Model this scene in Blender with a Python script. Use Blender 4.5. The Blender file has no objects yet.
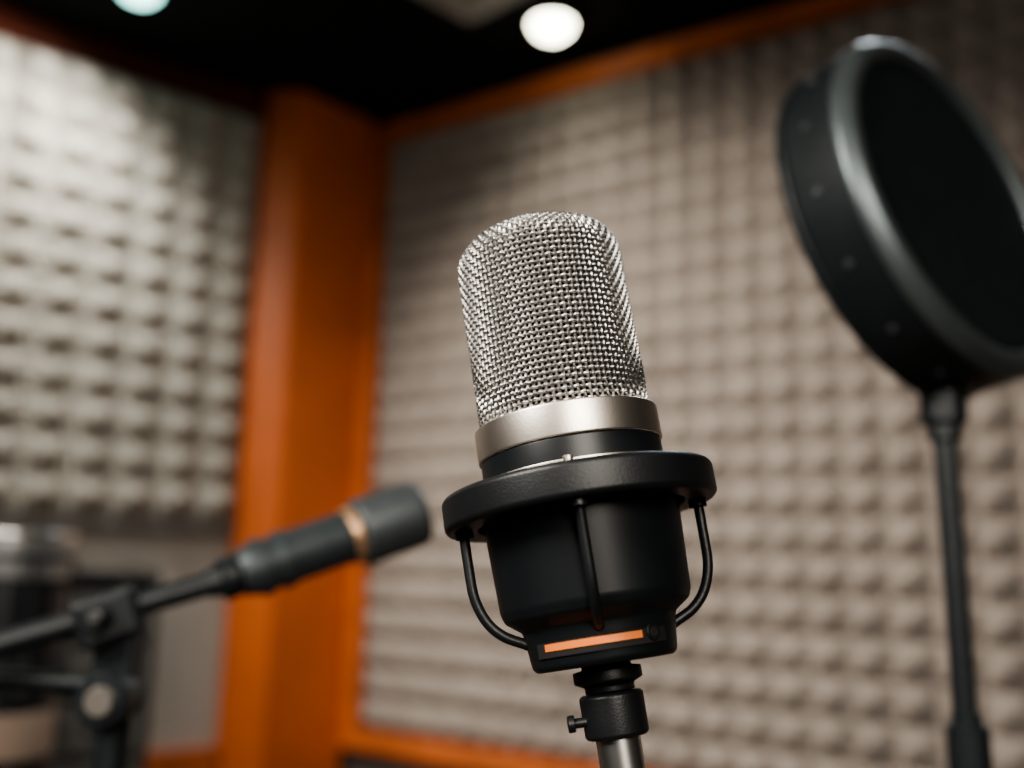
import bpy, math, random
from mathutils import Vector, Matrix
random.seed(4)
S=bpy.context.scene
COL=S.collection
pi=math.pi
try:
    S.view_settings.view_transform='AgX'; S.view_settings.look='AgX - Medium High Contrast'
except Exception as ex: print(ex)

# ---------------------------------------------------------------- materials
def mat(name,col,rough=.5,metal=0,noise=0,nscale=20,bump=0,bscale=200,spec=.5,emis=None,es=0,coat=0):
    m=bpy.data.materials.new(name); m.use_nodes=True
    nt=m.node_tree; b=nt.nodes['Principled BSDF']
    b.inputs['Base Color'].default_value=(*col,1)
    b.inputs['Roughness'].default_value=rough
    b.inputs['Metallic'].default_value=metal
    b.inputs['Specular IOR Level'].default_value=spec
    b.inputs['Coat Weight'].default_value=coat
    if emis:
        b.inputs['Emission Color'].default_value=(*emis,1); b.inputs['Emission Strength'].default_value=es
    tc=nt.nodes.new('ShaderNodeTexCoord')
    if noise:
        n=nt.nodes.new('ShaderNodeTexNoise'); n.inputs['Scale'].default_value=nscale; n.inputs['Detail'].default_value=5
        r=nt.nodes.new('ShaderNodeValToRGB')
        r.color_ramp.elements[0].color=(*[c*(1-noise) for c in col],1)
        r.color_ramp.elements[1].color=(*[min(1,c*(1+noise)) for c in col],1)
        r.color_ramp.elements[0].position=.3; r.color_ramp.elements[1].position=.7
        nt.links.new(tc.outputs['Object'],n.inputs['Vector'])
        nt.links.new(n.outputs['Fac'],r.inputs['Fac']); nt.links.new(r.outputs['Color'],b.inputs['Base Color'])
    if bump:
        n=nt.nodes.new('ShaderNodeTexNoise'); n.inputs['Scale'].default_value=bscale; n.inputs['Detail'].default_value=4
        bp=nt.nodes.new('ShaderNodeBump'); bp.inputs['Strength'].default_value=bump; bp.inputs['Distance'].default_value=.001
        nt.links.new(tc.outputs['Object'],n.inputs['Vector'])
        nt.links.new(n.outputs['Fac'],bp.inputs['Height']); nt.links.new(bp.outputs['Normal'],b.inputs['Normal'])
    return m
M_foamR=mat('foam_warm_grey',(.36,.322,.296),.95,noise=.12,nscale=8,bump=.5,bscale=300,spec=.1)
M_foamL=mat('foam_light_grey',(.43,.405,.365),.95,noise=.12,nscale=8,bump=.5,bscale=300,spec=.1)
M_orange=mat('orange_paint',(.62,.150,.036),.42,noise=.12,nscale=3,bump=.2,bscale=60)
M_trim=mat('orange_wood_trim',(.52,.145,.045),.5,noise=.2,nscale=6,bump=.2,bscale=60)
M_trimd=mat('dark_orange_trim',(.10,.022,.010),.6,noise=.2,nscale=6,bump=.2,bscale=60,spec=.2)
M_wall=mat('warm_white_plaster',(.42,.40,.37),.9,noise=.06,nscale=5,bump=.3,bscale=90)
M_dark=mat('dark_wall_paint',(.10,.09,.085),.9,noise=.1,nscale=5)
M_ceil=mat('black_ceiling',(.006,.008,.009),.9,noise=.2,nscale=5,spec=.2)
M_floor=mat('grey_carpet',(.09,.075,.065),.98,noise=.3,nscale=60,bump=.6,bscale=400)
M_black=mat('satin_black_metal',(.010,.0115,.013),.40,metal=0,noise=.1,nscale=60,bump=.12,bscale=1500,spec=.5)
M_blackg=mat('black_body_coat',(.009,.011,.013),.36,noise=.1,nscale=60,bump=.05,bscale=2500,spec=.5)
M_plastic=mat('black_plastic',(.012,.016,.018),.42,noise=.15,nscale=40,bump=.15,bscale=500)
M_wire=mat('steel_wire',(.56,.545,.52),.36,metal=1,noise=.08,nscale=200)
M_nickel=mat('satin_nickel',(.82,.755,.67),.36,metal=1,noise=.05,nscale=80,bump=.04,bscale=900)
M_chrome=mat('chrome',(.92,.90,.87),.28,metal=1,noise=.04,nscale=40)
M_inner=mat('grille_lining',(.010,.009,.009),.8,noise=.1,nscale=100)
M_copper=mat('copper_orange',(.90,.25,.055),.45,metal=.1,noise=.1,nscale=80)
M_gold=mat('gold_ring',(.95,.60,.36),.35,metal=.8,noise=.05,nscale=80)
M_greym=mat('grey_mic_metal',(.115,.13,.135),.42,metal=.5,noise=.1,nscale=60)
M_greyd=mat('dark_grey_mic_metal',(.06,.072,.077),.45,metal=.4,noise=.1,nscale=60)
M_rim=mat('pop_rim_metal',(.14,.165,.17),.40,metal=.7,noise=.08,nscale=40)
M_cloth=mat('pop_mesh_fabric',(.050,.052,.056),1,noise=.2,nscale=400,spec=.05)
M_lamp=mat('lamp_lens',(1,1,.95),.4,emis=(1,.97,.76),es=16)
M_lampc=mat('lamp_lens_cool',(.8,1,.98),.4,emis=(.45,1,.90),es=6)
M_vent=mat('vent_grey',(.40,.40,.39),.6,noise=.1,nscale=10)
M_skin=mat('drum_head',(.65,.63,.58),.6,noise=.08,nscale=20)
M_hoop=mat('brushed_hoop',(.42,.42,.41),.35,metal=.7,noise=.06,nscale=20)
M_cream=mat('cream_lacquer',(.36,.27,.21),.4,noise=.1,nscale=10)
M_rack=mat('rack_dark_grey',(.035,.037,.04),.5,noise=.1,nscale=10)
M_shell=mat('black_shell',(.014,.015,.018),.35,noise=.1,nscale=10)
M_panel=mat('rack_panel_grey',(.20,.20,.19),.5,noise=.1,nscale=10)

# ---------------------------------------------------------------- mesh helpers
def new(name,vs,fs,m,parent=None,M=None,smooth=True,angle=35,bevel=0):
    me=bpy.data.meshes.new(name); me.from_pydata([tuple(v) for v in vs],[],fs); me.update()
    ob=bpy.data.objects.new(name,me); COL.objects.link(ob)
    me.materials.append(m)
    import bmesh
    bm=bmesh.new(); bm.from_mesh(me); bmesh.ops.recalc_face_normals(bm,faces=bm.faces); bm.to_mesh(me); bm.free()
    if smooth:
        me.polygons.foreach_set('use_smooth',[True]*len(me.polygons))
        me.set_sharp_from_angle(angle=math.radians(angle))
    if bevel:
        b=ob.modifiers.new('bevel','BEVEL'); b.width=bevel; b.segments=2; b.limit_method='ANGLE'
    if M is not None: ob.matrix_world=M
    if parent is not None:
        ob.parent=parent
    return ob
def empty(name,loc=(0,0,0),M=None):
    e=bpy.data.objects.new(name,None); COL.objects.link(e); e.empty_display_size=.05
    e.matrix_world = M if M is not None else Matrix.Translation(loc)
    return e
def lathe(name,prof,m,parent=None,M=None,seg=96,closed=False,a0=0,a1=2*pi,angle=35):
    full=abs(a1-a0-2*pi)<1e-6
    n=seg if full else seg+1
    vs=[];fs=[]
    for r,z in prof:
        for i in range(n):
            a=a0+(a1-a0)*i/seg
            vs.append((r*math.cos(a),r*math.sin(a),z))
    k=len(prof)
    for j in range(k if closed else k-1):
        j2=(j+1)%k
        for i in range(n if full else n-1):
            i2=(i+1)%n
            fs.append((j*n+i,j*n+i2,j2*n+i2,j2*n+i))
    if full and not closed:
        if prof[0][0]>1e-5: fs.append(tuple(range(n)))
        if prof[-1][0]>1e-5: fs.append(tuple((k-1)*n+i for i in range(n)))
    if closed and not full:
        fs.append(tuple(j*n for j in range(k))); fs.append(tuple(j*n+n-1 for j in range(k)))
    return new(name,vs,fs,m,parent,M,angle=angle)
def fil(pts,rad,n=5):
    out=[pts[0]]
    for i in range(1,len(pts)-1):
        p=Vector(pts[i]);a=Vector(pts[i-1])-p;b=Vector(pts[i+1])-p
        r=min(rad,a.length*.45,b.length*.45)
        A=p+a.normalized()*r;B=p+b.normalized()*r
        for t in range(n+1):
            t/=n
            q=A*(1-t)**2+p*2*t*(1-t)+B*t*t
            out.append((q.x,q.y))
    out.append(pts[-1]); return out
def box(name,c,s,m,parent=None,M=None,bevel=.002,R=None):
    vs=[Vector((x*s[0]/2,y*s[1]/2,z*s[2]/2)) for x in(-1,1) for y in(-1,1) for z in(-1,1)]
    if R is not None: vs=[R@v for v in vs]
    vs=[v+Vector(c) for v in vs]
    fs=[(0,1,3,2),(4,6,7,5),(0,4,5,1),(2,3,7,6),(0,2,6,4),(1,5,7,3)]
    return new(name,vs,fs,m,parent,M,smooth=False,bevel=bevel)
def tubes(name,paths,r,m,parent=None,M=None,k=8,closed=False,cap=True):
    vs=[];fs=[]
    for P in paths:
        P=[Vector(p) for p in P]; n=len(P); base=len(vs)
        up=None
        for i,p in enumerate(P):
            if closed: t=(P[(i+1)%n]-P[i-1]).normalized()
            else: t=(P[min(i+1,n-1)]-P[max(i-1,0)]).normalized()
            if up is None:
                up=Vector((0,0,1)) if abs(t.z)<.9 else Vector((1,0,0))
            u=(up-t*up.dot(t)).normalized(); up=u
            w=t.cross(u)
            rr=r[i] if isinstance(r,(list,tuple)) else r
            for q in range(k):
                a=2*pi*q/k
                vs.append(p+u*math.cos(a)*rr+w*math.sin(a)*rr)
        for i in range(n if closed else n-1):
            for q in range(k):
                q2=(q+1)%k; i2=(i+1)%n
                fs.append((base+i*k+q,base+i*k+q2,base+i2*k+q2,base+i2*k+q))
        if cap and not closed:
            fs.append(tuple(base+q for q in range(k))); fs.append(tuple(base+(n-1)*k+q for q in range(k)))
    return new(name,vs,fs,m,parent,M)
def cyl(name,p0,p1,r,m,parent=None,M=None,seg=32,ch=None):
    p0=Vector(p0);p1=Vector(p1);L=(p1-p0).length
    ch=min(r,L)*.12 if ch is None else ch
    q=(p1-p0).to_track_quat('Z','Y').to_matrix().to_4x4()
    T=Matrix.Translation(p0)@q
    prof=[(0,0),(r-ch,0),(r,ch),(r,L-ch),(r-ch,L),(0,L)]
    ob=lathe(name,prof,m,None,None,seg)
    ob.data.transform(T)
    if M is not None: ob.matrix_world=M
    if parent is not None: ob.parent=parent
    return ob
def sm(pts,n=6):
    P=[Vector(p) for p in pts]; P=[P[0]*2-P[1]]+P+[P[-1]*2-P[-2]]
    out=[]
    for i in range(1,len(P)-2):
        for t in range(n):
            t/=n
            a,b,c,d=P[i-1],P[i],P[i+1],P[i+2]
            out.append(.5*((2*b)+(c-a)*t+(2*a-5*b+4*c-d)*t*t+(3*b-a-3*c+d)*t**3))
    out.append(P[-2]); return out

# ---------------------------------------------------------------- room
H=3.40
dR=Vector((.819,-.574,0)); nR=Vector((-.574,-.819,0))
dL=Vector((-.781,-.625,0)); nL=Vector((.625,-.781,0))
PR=Vector((-.755,5.005,0))      # outer edge of the frame on the right-hand wall (front of trim)
PL=Vector((-1.245,4.676,0))     # front of foam, end at the column
wR=PR-nR*.06; wL=PL-nL*.10
def isect(p,d,q,e):
    den=d.x*e.y-d.y*e.x; t=((q.x-p.x)*e.y-(q.y-p.y)*e.x)/den; return p+d*t
C=isect(wR,dR,wL,dL)
ER=C+dR*6.2; EL=C+dL*5.2
B1=Vector((3.3,-2.6,0)); B2=Vector((-3.9,-2.6,0))
def local(ob,P,d,n):
    "re-express world-built mesh in the wall's own frame"
    M=Matrix((d,n,d.cross(n))).transposed().to_4x4(); M=Matrix.Translation(P)@M
    ob.data.transform(M.inverted()); ob.matrix_world=M; return ob
def wall(name,a,b,m,th=.1):
    d=(b-a).normalized(); n=Vector((-d.y,d.x,0))
    cen=Vector((0,1.5,0))
    if (cen-a).dot(n)>0: n=-n
    vs=[a,b,b+n*th,a+n*th]; vs=[Vector((v.x,v.y,z)) for z in(0,H) for v in vs]
    return local(new(name,vs,[(0,1,2,3),(4,5,6,7),(0,1,5,4),(1,2,6,5),(2,3,7,6),(3,0,4,7)],m,smooth=False),a,d,n)
wall('wall_right',C,ER,M_dark); wall('wall_left',C,EL,M_wall)
wall('wall_side_right',ER,B1,M_dark); wall('wall_back',B1,B2,M_dark); wall('wall_side_left',B2,EL,M_dark)
poly=[C,ER,B1,B2,EL]
def slab(name,z0,z1,m):
    vs=[Vector((p.x,p.y,z)) for z in(z0,z1) for p in poly]; n=5
    fs=[tuple(range(n)),tuple(range(n,2*n))]+[(i,(i+1)%n,(i+1)%n+n,i+n) for i in range(n)]
    return new(name,vs,fs,m,smooth=False)
slab('floor',-.08,0,M_floor); slab('ceiling',H,H+.08,M_ceil)

def wallbox(name,P,d,n,s0,s1,z0,z1,t0,t1,m,bevel=.004):
    vs=[P+d*s+n*t+Vector((0,0,z)) for s in(s0,s1) for t in(t0,t1) for z in(z0,z1)]
    return local(new(name,vs,[(0,1,3,2),(4,6,7,5),(0,4,5,1),(2,3,7,6),(0,2,6,4),(1,5,7,3)],m,smooth=False,bevel=bevel),P,d,n)
def foam(name,P,d,n,s0,s1,z0,z1,pu,pv,dep,m,base=.02):
    vs=[];fs=[]
    nu=round((s1-s0)/pu); nv=round((z1-z0)/pv); pu=(s1-s0)/nu; pv=(z1-z0)/nv
    K=6
    def h(a,b):
        x=abs(2*a-1); y=abs(2*b-1); k=max(x,y)
        return base+(dep-base)*max(0,min(1.04*(1-k),.95))
    W=nu*K+1; Hh=nv*K+1
    for j in range(Hh):
        for i in range(W):
            s=s0+i*pu/K; z=z0+j*pv/K
            a=(i%K)/K; b=(j%K)/K
            t=h(a,b)
            ci,cj=i//K,j//K
            rr=random.Random(ci*977+cj*31).uniform(-.005,.005)
            if a and b: t+=rr
            vs.append(P+d*s+n*(t+.001)+Vector((0,0,z)))
    for j in range(Hh-1):
        for i in range(W-1):
            fs.append((j*W+i,j*W+i+1,(j+1)*W+i+1,(j+1)*W+i))
    rim=[i for i in range(W)]+[j*W+W-1 for j in range(1,Hh)]+[(Hh-1)*W+i for i in range(W-2,-1,-1)]+[j*W for j in range(Hh-2,0,-1)]
    b0=len(vs)
    for q in rim:
        v=vs[q]; vs.append(v-n*((v-P).dot(n)-.001))
    L=len(rim)
    for i in range(L): fs.append((rim[i],rim[(i+1)%L],b0+(i+1)%L,b0+i))
    return local(new(name,vs,fs,m,smooth=True,angle=28),P,d,n)
P=wR; s0=0
zb,zt=.20,3.345; fw=.095
wallbox('trim_1',P,dR,nR,s0-.02,s0-.02+fw,zb,zt,0,.07,M_trim)
wallbox('trim_2',P,dR,nR,s0+.075,s0+5.6,zt-fw,zt,0,.07,M_trim)
wallbox('trim_3',P,dR,nR,s0+.075,s0+5.6,zb,zb+fw,0,.07,M_trim)
foam('pyramid_foam_panel',P,dR,nR,s0+.078,s0+5.58,zb+fw+.003,zt-fw-.003,.145,.142,.10,M_foamR)
foam('acoustic_foam_panel',wL,dL,nL,0.0,4.4,1.25,3.25,.19,.167,.13,M_foamL,base=.03)
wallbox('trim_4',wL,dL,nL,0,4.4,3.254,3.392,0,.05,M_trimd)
wallbox('trim_5',wL,dL,nL,0,4.4,1.20,1.245,0,.05,M_panel)
wallbox('baseboard_left',wL,dL,nL,0,4.6,0,.24,0,.05,M_trim)
wallbox('baseboard_right',wR,dR,nR,.3,5.8,0,.12,0,.03,M_dark)
cp=[Vector((-1.247,4.692,0)),Vector((-1.075,4.690,0)),Vector((-.770,5.015,0)),C+dR*.02+nR*.005,C+dL*.5+nL*.005]
cp[4]=Vector((-1.247,4.692,0))-nL*.10
n=5
vs=[Vector((p.x,p.y,z)) for z in(0.0,H-.002) for p in cp]
new('corner_column',vs,[tuple(range(n)),tuple(range(n,2*n))]+[(i,(i+1)%n,(i+1)%n+n,i+n) for i in range(n)],M_orange,smooth=False,bevel=.012)

# ---------------------------------------------------------------- ceiling fixtures
def downlight(name,x,y,m,r=.095,power=0,col=(1,.95,.85),spread=150,drop=.05,aim=None,bulge=.055):
    e=empty(name,(x,y,H))
    lathe('housing',[(r*.8,0),(r*1.12,0),(r*1.12,-drop),(r,-drop-.006),(r*.98,-drop),(r*.95,-.01)],M_plastic,e,None,48)
    lathe('lens',[(0,-drop-bulge+.005)]+[(r*.97*math.sin(a),-drop+.005-bulge*math.cos(a)) for a in [pi/2*i/8 for i in range(1,9)]],m,e,None,48)
    if power:
        l=bpy.data.lights.new(name+'_bulb','SPOT'); l.energy=power; l.color=col; l.shadow_soft_size=.09
        l.spot_size=math.radians(spread); l.spot_blend=.95
        o=bpy.data.objects.new('bulb',l); COL.objects.link(o)
        o.location=(0,0,-drop-.13)
        if aim:
            o.rotation_euler=(Vector(aim)-Vector((x,y,H-drop-.13))).to_track_quat('-Z','Y').to_euler()
        o.parent=e
    return e
downlight('ceiling_downlight',.130,3.92,M_lamp,r=.092,power=10,aim=(.3,4.2,0),bulge=.070)
downlight('ceiling_downlight',-1.56,3.74,M_lampc,r=.085,power=125,col=(1,.98,.90),aim=(-2.5,3.7,1.8))
downlight('ceiling_downlight',-1.5,2.3,M_lamp,power=540,col=(1,.90,.78),aim=(.7,4.0,.95),spread=78)  # out-of-view fixture, added to light the right-hand foam
downlight('ceiling_downlight',-2.4,1.9,M_lamp,power=140,col=(1,.94,.83),aim=(-2.0,3.8,1.1),spread=100)  # out-of-view fixture, added to brighten the lower rows of left foam
v=empty('ceiling_vent',M=Matrix.Translation((-.22,3.70,H))@Matrix.Rotation(pi/4,4,'Z'))
for k,(a) in enumerate([.38,.29,.20,.11]):
    t=.03; z=-.012-.006*k
    for q,(cx,cy,sx,sy) in enumerate([(0,a/2,a,t),(0,-a/2,a,t),(a/2,0,t,a-t),(-a/2,0,t,a-t)]):
        box('vane_%d_%d'%(k,q),(cx,cy,z),(sx,sy,.02),M_vent,v)
box('backplate',(0,0,-.004),(.40,.40,.008),M_vent,v)

# ---------------------------------------------------------------- main condenser microphone
a=Vector((-.170,.105,.978)).normalized()
X=Vector((1,0,0)); X=(X-a*X.dot(a)).normalized(); Y=a.cross(X)
ORG=Vector((.0249,.36,1.1218))
MM=Matrix.Translation(ORG)@Matrix((X,Y,a)).transposed().to_4x4()
mic=empty('condenser_microphone',M=MM)
GR=.0303; z0g=.0285; ztop=.1065; cr=.0130; dome=.0035
def gp(s):
    L1=ztop-dome-cr-z0g
    if s<L1: return GR,z0g+s,1,0
    s-=L1
    La=cr*pi/2
    if s<La:
        t=s/cr; return GR-cr+cr*math.cos(t), ztop-dome-cr+cr*math.sin(t), math.cos(t), math.sin(t)
    s-=La
    rr=GR-cr-s
    return rr, ztop-dome+dome*(1-(rr/(GR-cr))**2), .15,.99
Ltot=(ztop-dome-cr-z0g)+cr*pi/2+(GR-cr)-.002
pit=.00214; NR=int(Ltot/pit); NV=90
wr=.00064; am=.00056
vs=[];fs=[];K=8
sub=4
for j in range(NR+1):
    s=(j+.5)*pit
    if s>Ltot: break
    n=NV*sub; base=len(vs)
    for i in range(n):
        th=2*pi*i/n
        off=-am*math.cos(pi*(i/sub+j))
        r,z,nr,nz=gp(s)
        for q in range(K):
            b=2*pi*q/K
            cr_=math.cos(b)*wr; sr_=math.sin(b)*wr*1.05
            R_=r+nr*(off+cr_)-nz*sr_; Z_=z+nz*(off+cr_)+nr*sr_
            vs.append((R_*math.cos(th),R_*math.sin(th),Z_))
    for i in range(n):
        i2=(i+1)%n
        for q in range(K):
            q2=(q+1)%K
            fs.append((base+i*K+q,base+i*K+q2,base+i2*K+q2,base+i2*K+q))
new('grille_weft_wires',vs,fs,M_wire,mic,angle=180)
paths=[]; sub=3
for i in range(NV):
    th=2*pi*i/NV; P_=[]
    nmax=NR*sub
    stop= nmax if i%4==0 else (nmax-9 if i%2==0 else nmax-15)
    for k in range(stop):
        s=(k/sub+.5)*pit
        r,z,nr,nz=gp(s)
        off=am*math.cos(pi*(k/sub+i))
        R_=r+nr*off; P_.append((R_*math.cos(th),R_*math.sin(th),z+nz*off))
    paths.append(P_)
tubes('grille_warp_wires',paths,wr,M_wire,mic,k=6)
lathe('grille_lining',[(GR-.0022,z0g-.004),(GR-.0022,ztop-cr-.004),(GR-.0035,ztop-cr+.003),(GR-.008,ztop-.0075),(GR-cr,ztop-.0060),(0,ztop-.0045)],M_inner,mic)
lathe('nickel_band',fil([(.030,.0172),(.0336,.0172),(.0336,.0290),(.0312,.0290),(.0302,.0282)],.0007),M_nickel,mic,seg=128)
lathe('neck',fil([(.028,.0025),(.0328,.0025),(.0328,.0172),(.029,.0172)],.0006),M_blackg,mic,seg=128)
lathe('neck_trim_ring',fil([(.0325,.0066),(.0360,.0066),(.0360,.0088),(.0325,.0088)],.0003),M_nickel,mic,seg=128)
lathe('shock_ring',fil([(.0372,.001),(.0372,.0060),(.0476,.0060),(.0488,.0045),(.0488,-.0048),(.0476,-.0062),(.0372,-.0062),(.0372,0.0009)],.0008),M_black,mic,seg=160)
lathe('body',fil([(0,.004),(.0372,.004),(.0372,-.004),(.0350,-.0045),(.0334,-.0360),(.0322,-.0392),(.0268,-.0430),(.0264,-.0450),(.0250,-.0556),(.0235,-.0570),(0,-.0570)],.0010,6),M_blackg,mic,seg=160)
def patch(name,r,a0,a1,z0,z1,th,m,k=24):
    pr=[(r,z0),(r+th,z0),(r+th,z1),(r,z1)]
    return lathe(name,pr,m,mic,seg=k,a0=a0,a1=a1,closed=True)
F=-pi/2-.05
patch('slot_frame',.0252,F-1.02,F+.90,-.0525,-.0460,.00085,M_inner)
patch('copper_strip',.0252,F-.84,F+.48,-.0505,-.0482,.0012,M_copper)
for nm,an,rr_,mm in(('socket_rim',F+.66,.0029,M_black),('socket_hole',F+.66,.0018,M_inner)):
    d=Vector((math.cos(an),math.sin(an),0)); c=d*.0252+Vector((0,0,-.0492))
    cyl(nm,c,c+d*(.0014 if 'rim' in nm else .0016),rr_,mm,mic,ch=.0003)
paths=[]
F=-pi/2
AN=(F-.10,F+pi/2+.02,F-pi/2+.08,F+pi)
for an in AN:
    pr=[(.0424,-.004),(.0422,-.018),(.0416,-.029),(.0385,-.0375),(.0335,-.0430),(.0268,-.0465),(.0240,-.048)]
    if abs(an-F)<.2: pr=[(.0418,-.004),(.0400,-.016),(.0380,-.031),(.0345,-.0385),(.0300,-.0425),(.0268,-.0445),(.024,-.0455)]
    paths.append(sm([(r*math.cos(an),r*math.sin(an),z) for r,z in pr]))
tubes('suspension_rods',paths,.0018,M_black,mic,k=12)
for k,an in enumerate(AN):
    d=Vector((math.cos(an),math.sin(an),0))
    cyl('rod_socket_%d'%k,d*.0422+Vector((0,0,-.0085)),d*.0422+Vector((0,0,-.006)),.0032,M_black,mic)
d=Vector((math.cos(F-.12),math.sin(F-.12),0)); cyl('ring_screw',d*.0455+Vector((0,0,.0055)),d*.0455+Vector((0,0,.0076)),.0016,M_nickel,mic)
lathe('swivel_collar',fil([(0,-.0568),(.0085,-.0568),(.0085,-.0582),(.0118,-.0587),(.0118,-.0625),(.0085,-.0640),(.0085,-.0662),(0,-.0662)],.0006),M_black,mic)

st=empty('microphone_stand',M=MM)
lathe('threaded_socket',fil([(0,-.0664),(.0100,-.0664),(.0110,-.0674),(.0108,-.0800),(.0098,-.0810),(0,-.0810)],.0006),M_black,st)
cyl('thumb_screw_shaft',(-.009,-.003,-.0745),(-.0142,-.003,-.0745),.0016,M_black,st)
cyl('thumb_screw_head',(-.0138,-.003,-.0745),(-.0162,-.003,-.0745),.0028,M_black,st)
cyl('chrome_tube',(0,0,-.0807),(0,0,-.44),.0076,M_chrome,st,ch=.0005)
end=MM@Vector((0,0,-.43)); inv=MM.inverted()
cyl('tilt_clamp',inv@(end+Vector((-.03,0,-.01))),inv@(end+Vector((.03,0,-.01))),.018,M_black,st)
cyl('upright',inv@(end+Vector((0,0,-.02))),inv@Vector((end.x,end.y,.02)),.010,M_chrome,st)
cyl('height_collar',inv@Vector((end.x,end.y,.42)),inv@Vector((end.x,end.y,.50)),.017,M_black,st)
cyl('weighted_base',inv@Vector((end.x,end.y,0)),inv@Vector((end.x,end.y,.028)),.12,M_black,st,seg=64)

# ---------------------------------------------------------------- pop filter
n_=Vector((.60,-.775,.23)).normalized()
face=Vector((.350,.75,1.3890))
xx=Vector((0,0,1)).cross(n_).normalized(); yy=n_.cross(xx)
PM=Matrix.Translation(face)@Matrix((xx,yy,n_)).transposed().to_4x4()
pf=empty('pop_filter',M=PM)
R=.147
lathe('outer_housing',fil([(R*.84,-.003),(R*.86,-.060),(R*.95,-.062),(R*1.0,-.054),(R*1.0,-.010),(R*.985,-.006)],.004),M_plastic,pf,seg=128)
lathe('front_rim',fil([(R*.86,-.012),(R*.86,-.001),(R*.91,.0035),(R*.96,.002),(R*1.005,-.007),(R*1.005,-.012),(R*.9,-.013)],.003),M_rim,pf,seg=128)
lathe('rear_rim',fil([(R*.90,-.056),(R*1.01,-.054),(R*1.01,-.061),(R*.95,-.066),(R*.86,-.065),(R*.85,-.060)],.002),M_plastic,pf,seg=128)
lathe('front_mesh',[(R*.88,-.008),(R*.5,-.0065),(0,-.006)],M_cloth,pf,seg=96)
lathe('rear_mesh',[(R*.87,-.056),(R*.5,-.058),(0,-.059)],M_cloth,pf,seg=96)
for k in range(16):
    an=2*pi*k/16+.1; d=Vector((math.cos(an),math.sin(an),0))
    cyl('rivet_%d'%k,d*R*.995+Vector((0,0,-.034)),d*R*1.010+Vector((0,0,-.034)),.0028,M_rim,pf)
pinv=PM.inverted()
px_,py_=.3345,.765
cyl('yoke_socket',pinv@Vector((px_,py_,1.250)),pinv@Vector((px_,py_,1.212)),.0175,M_plastic,pf)
cyl('yoke_socket_lower',pinv@Vector((px_,py_,1.214)),pinv@Vector((px_,py_,1.199)),.012,M_plastic,pf)
cyl('pole',pinv@Vector((px_,py_,1.200)),pinv@Vector((px_+.028,py_,.02)),.0088,M_plastic,pf)
cyl('pole_clutch',pinv@Vector((px_+.006,py_,.990)),pinv@Vector((px_+.008,py_,.90)),.0155,M_plastic,pf)
cyl('pole_clutch_top',pinv@Vector((px_+.006,py_,.999)),pinv@Vector((px_+.006,py_,.988)),.011,M_plastic,pf)
cyl('round_base',pinv@Vector((px_+.028,py_,0)),pinv@Vector((px_+.028,py_,.025)),.13,M_plastic,pf,seg=64)

# ---------------------------------------------------------------- pencil mic on boom stand
tip=Vector((-.0685,.78,1.1350)); tail=Vector((-.1890,.72,1.0855)); ax=(tip-tail).normalized(); Lm=(tip-tail).length
q=ax.to_track_quat('Z','Y').to_matrix().to_4x4()
BM=Matrix.Translation(tail)@q
pm=empty('pencil_microphone',M=BM)
lathe('capsule_head',fil([(.018,Lm-.054),(.0255,Lm-.052),(.0262,Lm-.008),(.0248,Lm-.001),(.019,Lm),(0,Lm+.0005)],.002),M_greym,pm,seg=64)
lathe('gold_ring',fil([(.010,Lm-.061),(.0214,Lm-.061),(.0218,Lm-.054),(.014,Lm-.053)],.001),M_gold,pm,seg=64)
lathe('barrel',fil([(0,.0),(.0160,.0),(.0187,.010),(.0196,Lm-.061),(.014,Lm-.060)],.001),M_greyd,pm,seg=64)
for k,z in enumerate((.012,.028)):
    lathe('barrel_groove_%d'%k,fil([(.0185,z),(.0208,z),(.0208,z+.008),(.0185,z+.008)],.0005),M_greyd,pm,seg=64)
bs=empty('boom_microphone_stand',(0,0,0))
cl=Vector((-.2680,.692,1.0555)); far=Vector((-.52,.59,.972))
cyl('clip_socket',tail-ax*.014,tail-ax*.001,.0150,M_plastic,bs)
cyl('clip_neck',tail-ax*.010,tail-(tail-cl)*.25,.0105,M_plastic,bs)
cyl('boom_arm',tail-ax*.008,far,.0084,M_plastic,bs)
cyl('counterweight',far+(cl-far)*.2,far,.022,M_plastic,bs)
u=(tail-cl).normalized()
Rb=u.to_track_quat('X','Z').to_matrix()
box('clamp_body',cl,(.042,.030,.034),M_plastic,bs,R=Rb,bevel=.005)
cyl('clamp_bolt',cl+Vector((0,.03,0)),cl+Vector((0,-.026,0)),.009,M_plastic,bs)
cyl('clamp_bolt_cap',cl+Vector((.002,-.025,.002)),cl+Vector((.002,-.030,.002)),.004,M_chrome,bs)
px2,py2=cl.x+.006,cl.y+.012
box('clamp_bracket',(px2,py2-.004,cl.z-.036),(.028,.020,.060),M_plastic,bs,bevel=.004)
cyl('adjust_knob',(px2+.001,py2+.004,cl.z-.052),(px2+.001,py2-.030,cl.z-.052),.0175,M_plastic,bs)
cyl('adjust_knob_cap',(px2+.001,py2-.029,cl.z-.052),(px2+.001,py2-.034,cl.z-.052),.0095,M_nickel,bs)
cyl('adjust_lever',(px2,py2-.01,cl.z-.045),(px2-.085,py2-.02,cl.z-.040),.007,M_plastic,bs)
cyl('upright',(px2,py2,cl.z-.05),(px2,py2,.10),.0115,M_plastic,bs)
cyl('height_clutch',(px2,py2,.62),(px2,py2,.70),.018,M_plastic,bs)
cyl('leg_hub',(px2,py2,.22),(px2,py2,.28),.02,M_plastic,bs)
for k in range(3):
    an=2*pi*k/3+.9
    cyl('leg_%d'%k,(px2,py2,.25),(px2+.25*math.cos(an),py2+.25*math.sin(an),.012),.008,M_plastic,bs)

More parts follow.
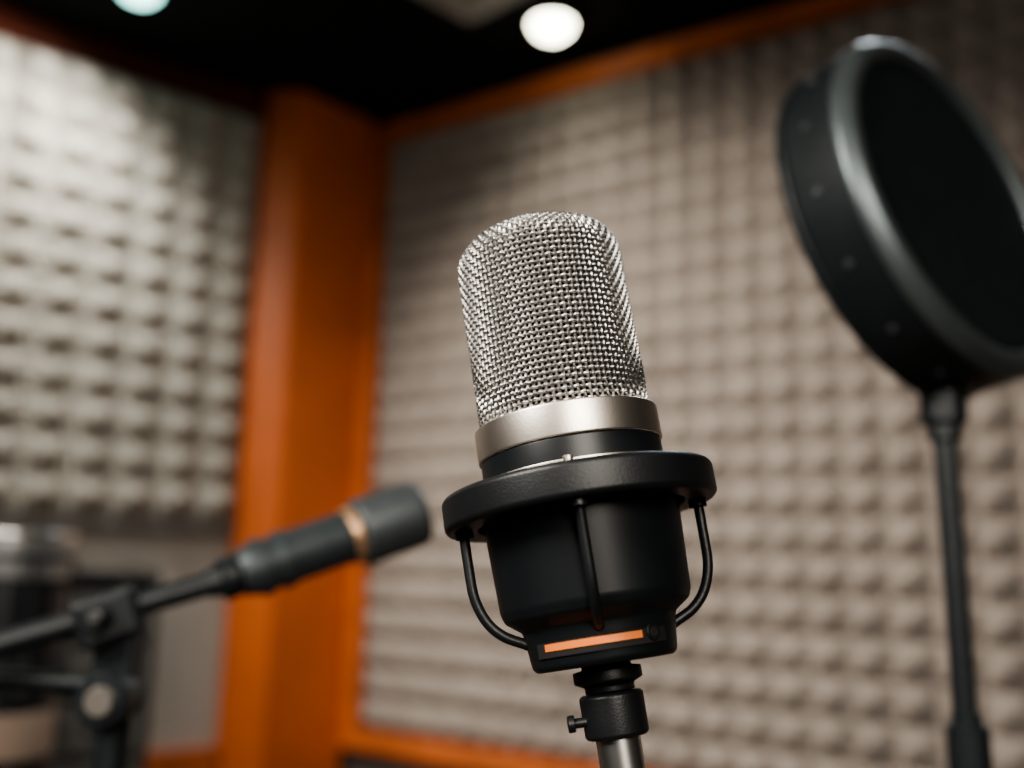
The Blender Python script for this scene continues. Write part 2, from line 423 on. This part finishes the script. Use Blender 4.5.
# ---------------------------------------------------------------- conga drum (left edge)
cx,cy=-.805,1.65
cg=empty('conga_drum',(cx,cy,0))
zt_=1.124; q_=.75
def dp_(L): return [(r*q_,z) for r,z in L]
lathe('shell',fil(dp_([(.085,0),(.095,.02),(.105,.30),(.114,.62),(.117,.85),(.114,1.02),(.112,zt_-.02)]),.02),M_shell,cg,seg=64)
lathe('cream_band',fil(dp_([(.110,.78),(.1195,.78),(.1205,.80),(.1205,.85),(.11,.85)]),.003),M_cream,cg,seg=64)
lathe('tension_hoop',fil(dp_([(.112,zt_-.072),(.122,zt_-.072),(.124,zt_-.006),(.118,zt_),(.113,zt_-.003)]),.003),M_hoop,cg,seg=64)
lathe('hoop_lip',fil(dp_([(.120,zt_-.046),(.1275,zt_-.044),(.1275,zt_-.034),(.120,zt_-.032)]),.002),M_shell,cg,seg=64)
lathe('top_bead',fil(dp_([(.116,zt_-.010),(.1275,zt_-.010),(.1290,zt_-.004),(.1275,zt_+.002),(.116,zt_+.002)]),.002),M_chrome,cg,seg=64)
lathe('drum_skin',dp_([(.116,zt_-.03),(.1165,zt_-.002),(.10,zt_+.002),(0,zt_+.003)]),M_skin,cg,seg=64)
for k in range(6):
    an=2*pi*k/6+.3; d=Vector((math.cos(an),math.sin(an),0))
    cyl('tension_rod_%d'%k,d*.129*q_+Vector((0,0,zt_-.04)),d*.129*q_+Vector((0,0,.90)),.003,M_rack,cg)
    box('side_plate_%d'%k,tuple(d*.124*q_+Vector((0,0,.90))),(.015,.015,.05),M_rack,cg)
# ---------------------------------------------------------------- equipment rack
rk=empty('equipment_rack',M=Matrix.Translation((-1.20,3.05,0))@Matrix.Rotation(math.radians(20),4,'Z'))
w,dp,h=.285,.30,1.04
box('side_panel_1',(-w/2,0,h/2),(.025,dp,h),M_rack,rk); box('side_panel_2',(w/2,0,h/2),(.025,dp,h),M_rack,rk)
box('top_panel',(0,0,h-.0125),(w+.025,dp+.01,.025),M_rack,rk); box('plinth',(0,0,.03),(w-.02,dp,.06),M_rack,rk)
box('back_panel',(0,dp/2-.01,h/2),(w-.02,.012,h-.04),M_rack,rk)
for k in range(6):
    z=.14+k*.155
    box('rack_unit_%d'%k,(0,-.01,z),(w-.03,dp-.04,.135),M_panel,rk)
    for jx in(-.08,0,.08): cyl('knob_%d_%d'%(k,int(jx*100)+8),(jx,-dp/2+.012,z),(jx,-dp/2-.008,z),.012,M_rack,rk,seg=16)

# ---------------------------------------------------------------- added area lights for the microphone, no such lamps in the room
def area(name,loc,aim,size,power,col):
    l=bpy.data.lights.new(name,'AREA'); l.shape='DISK'; l.size=size; l.energy=power; l.color=col
    l.spread=math.radians(110)
    o=bpy.data.objects.new(name,l); COL.objects.link(o); o.location=loc
    o.rotation_euler=(Vector(aim)-Vector(loc)).to_track_quat('-Z','Y').to_euler(); return o
area('added_key_light',(-1.2,-.5,2.2),(0,.4,1.15),.8,20,(1,.94,.86))  # added soft light from front left, no real softbox stands here
area('added_front_light',(.4,-1.6,2.0),(0,.4,1.15),1.0,14,(1,.92,.82))  # added behind the camera so the metal has something bright to reflect
area('added_rim_light',(1.0,2.3,2.7),(0.1,.4,1.15),.6,9,(.85,.95,1))  # added from behind right to edge the microphone and pop filter rim

W=bpy.data.worlds.new('studio_world'); S.world=W; W.use_nodes=True
W.node_tree.nodes['Background'].inputs[0].default_value=(.55,.6,.62,1); W.node_tree.nodes['Background'].inputs[1].default_value=.1

# ---------------------------------------------------------------- camera
cam=bpy.data.cameras.new('camera'); co=bpy.data.objects.new('camera',cam); COL.objects.link(co)
cam.sensor_width=36; cam.lens=35.16; cam.clip_start=.02
co.matrix_world=Matrix.Translation((0,0,1.1))@Matrix.Rotation(math.radians(100),4,'X')@Matrix.Rotation(math.radians(1.5),4,'Z')
cam.dof.use_dof=True; cam.dof.focus_distance=.342; cam.dof.aperture_fstop=3.9
S.camera=co
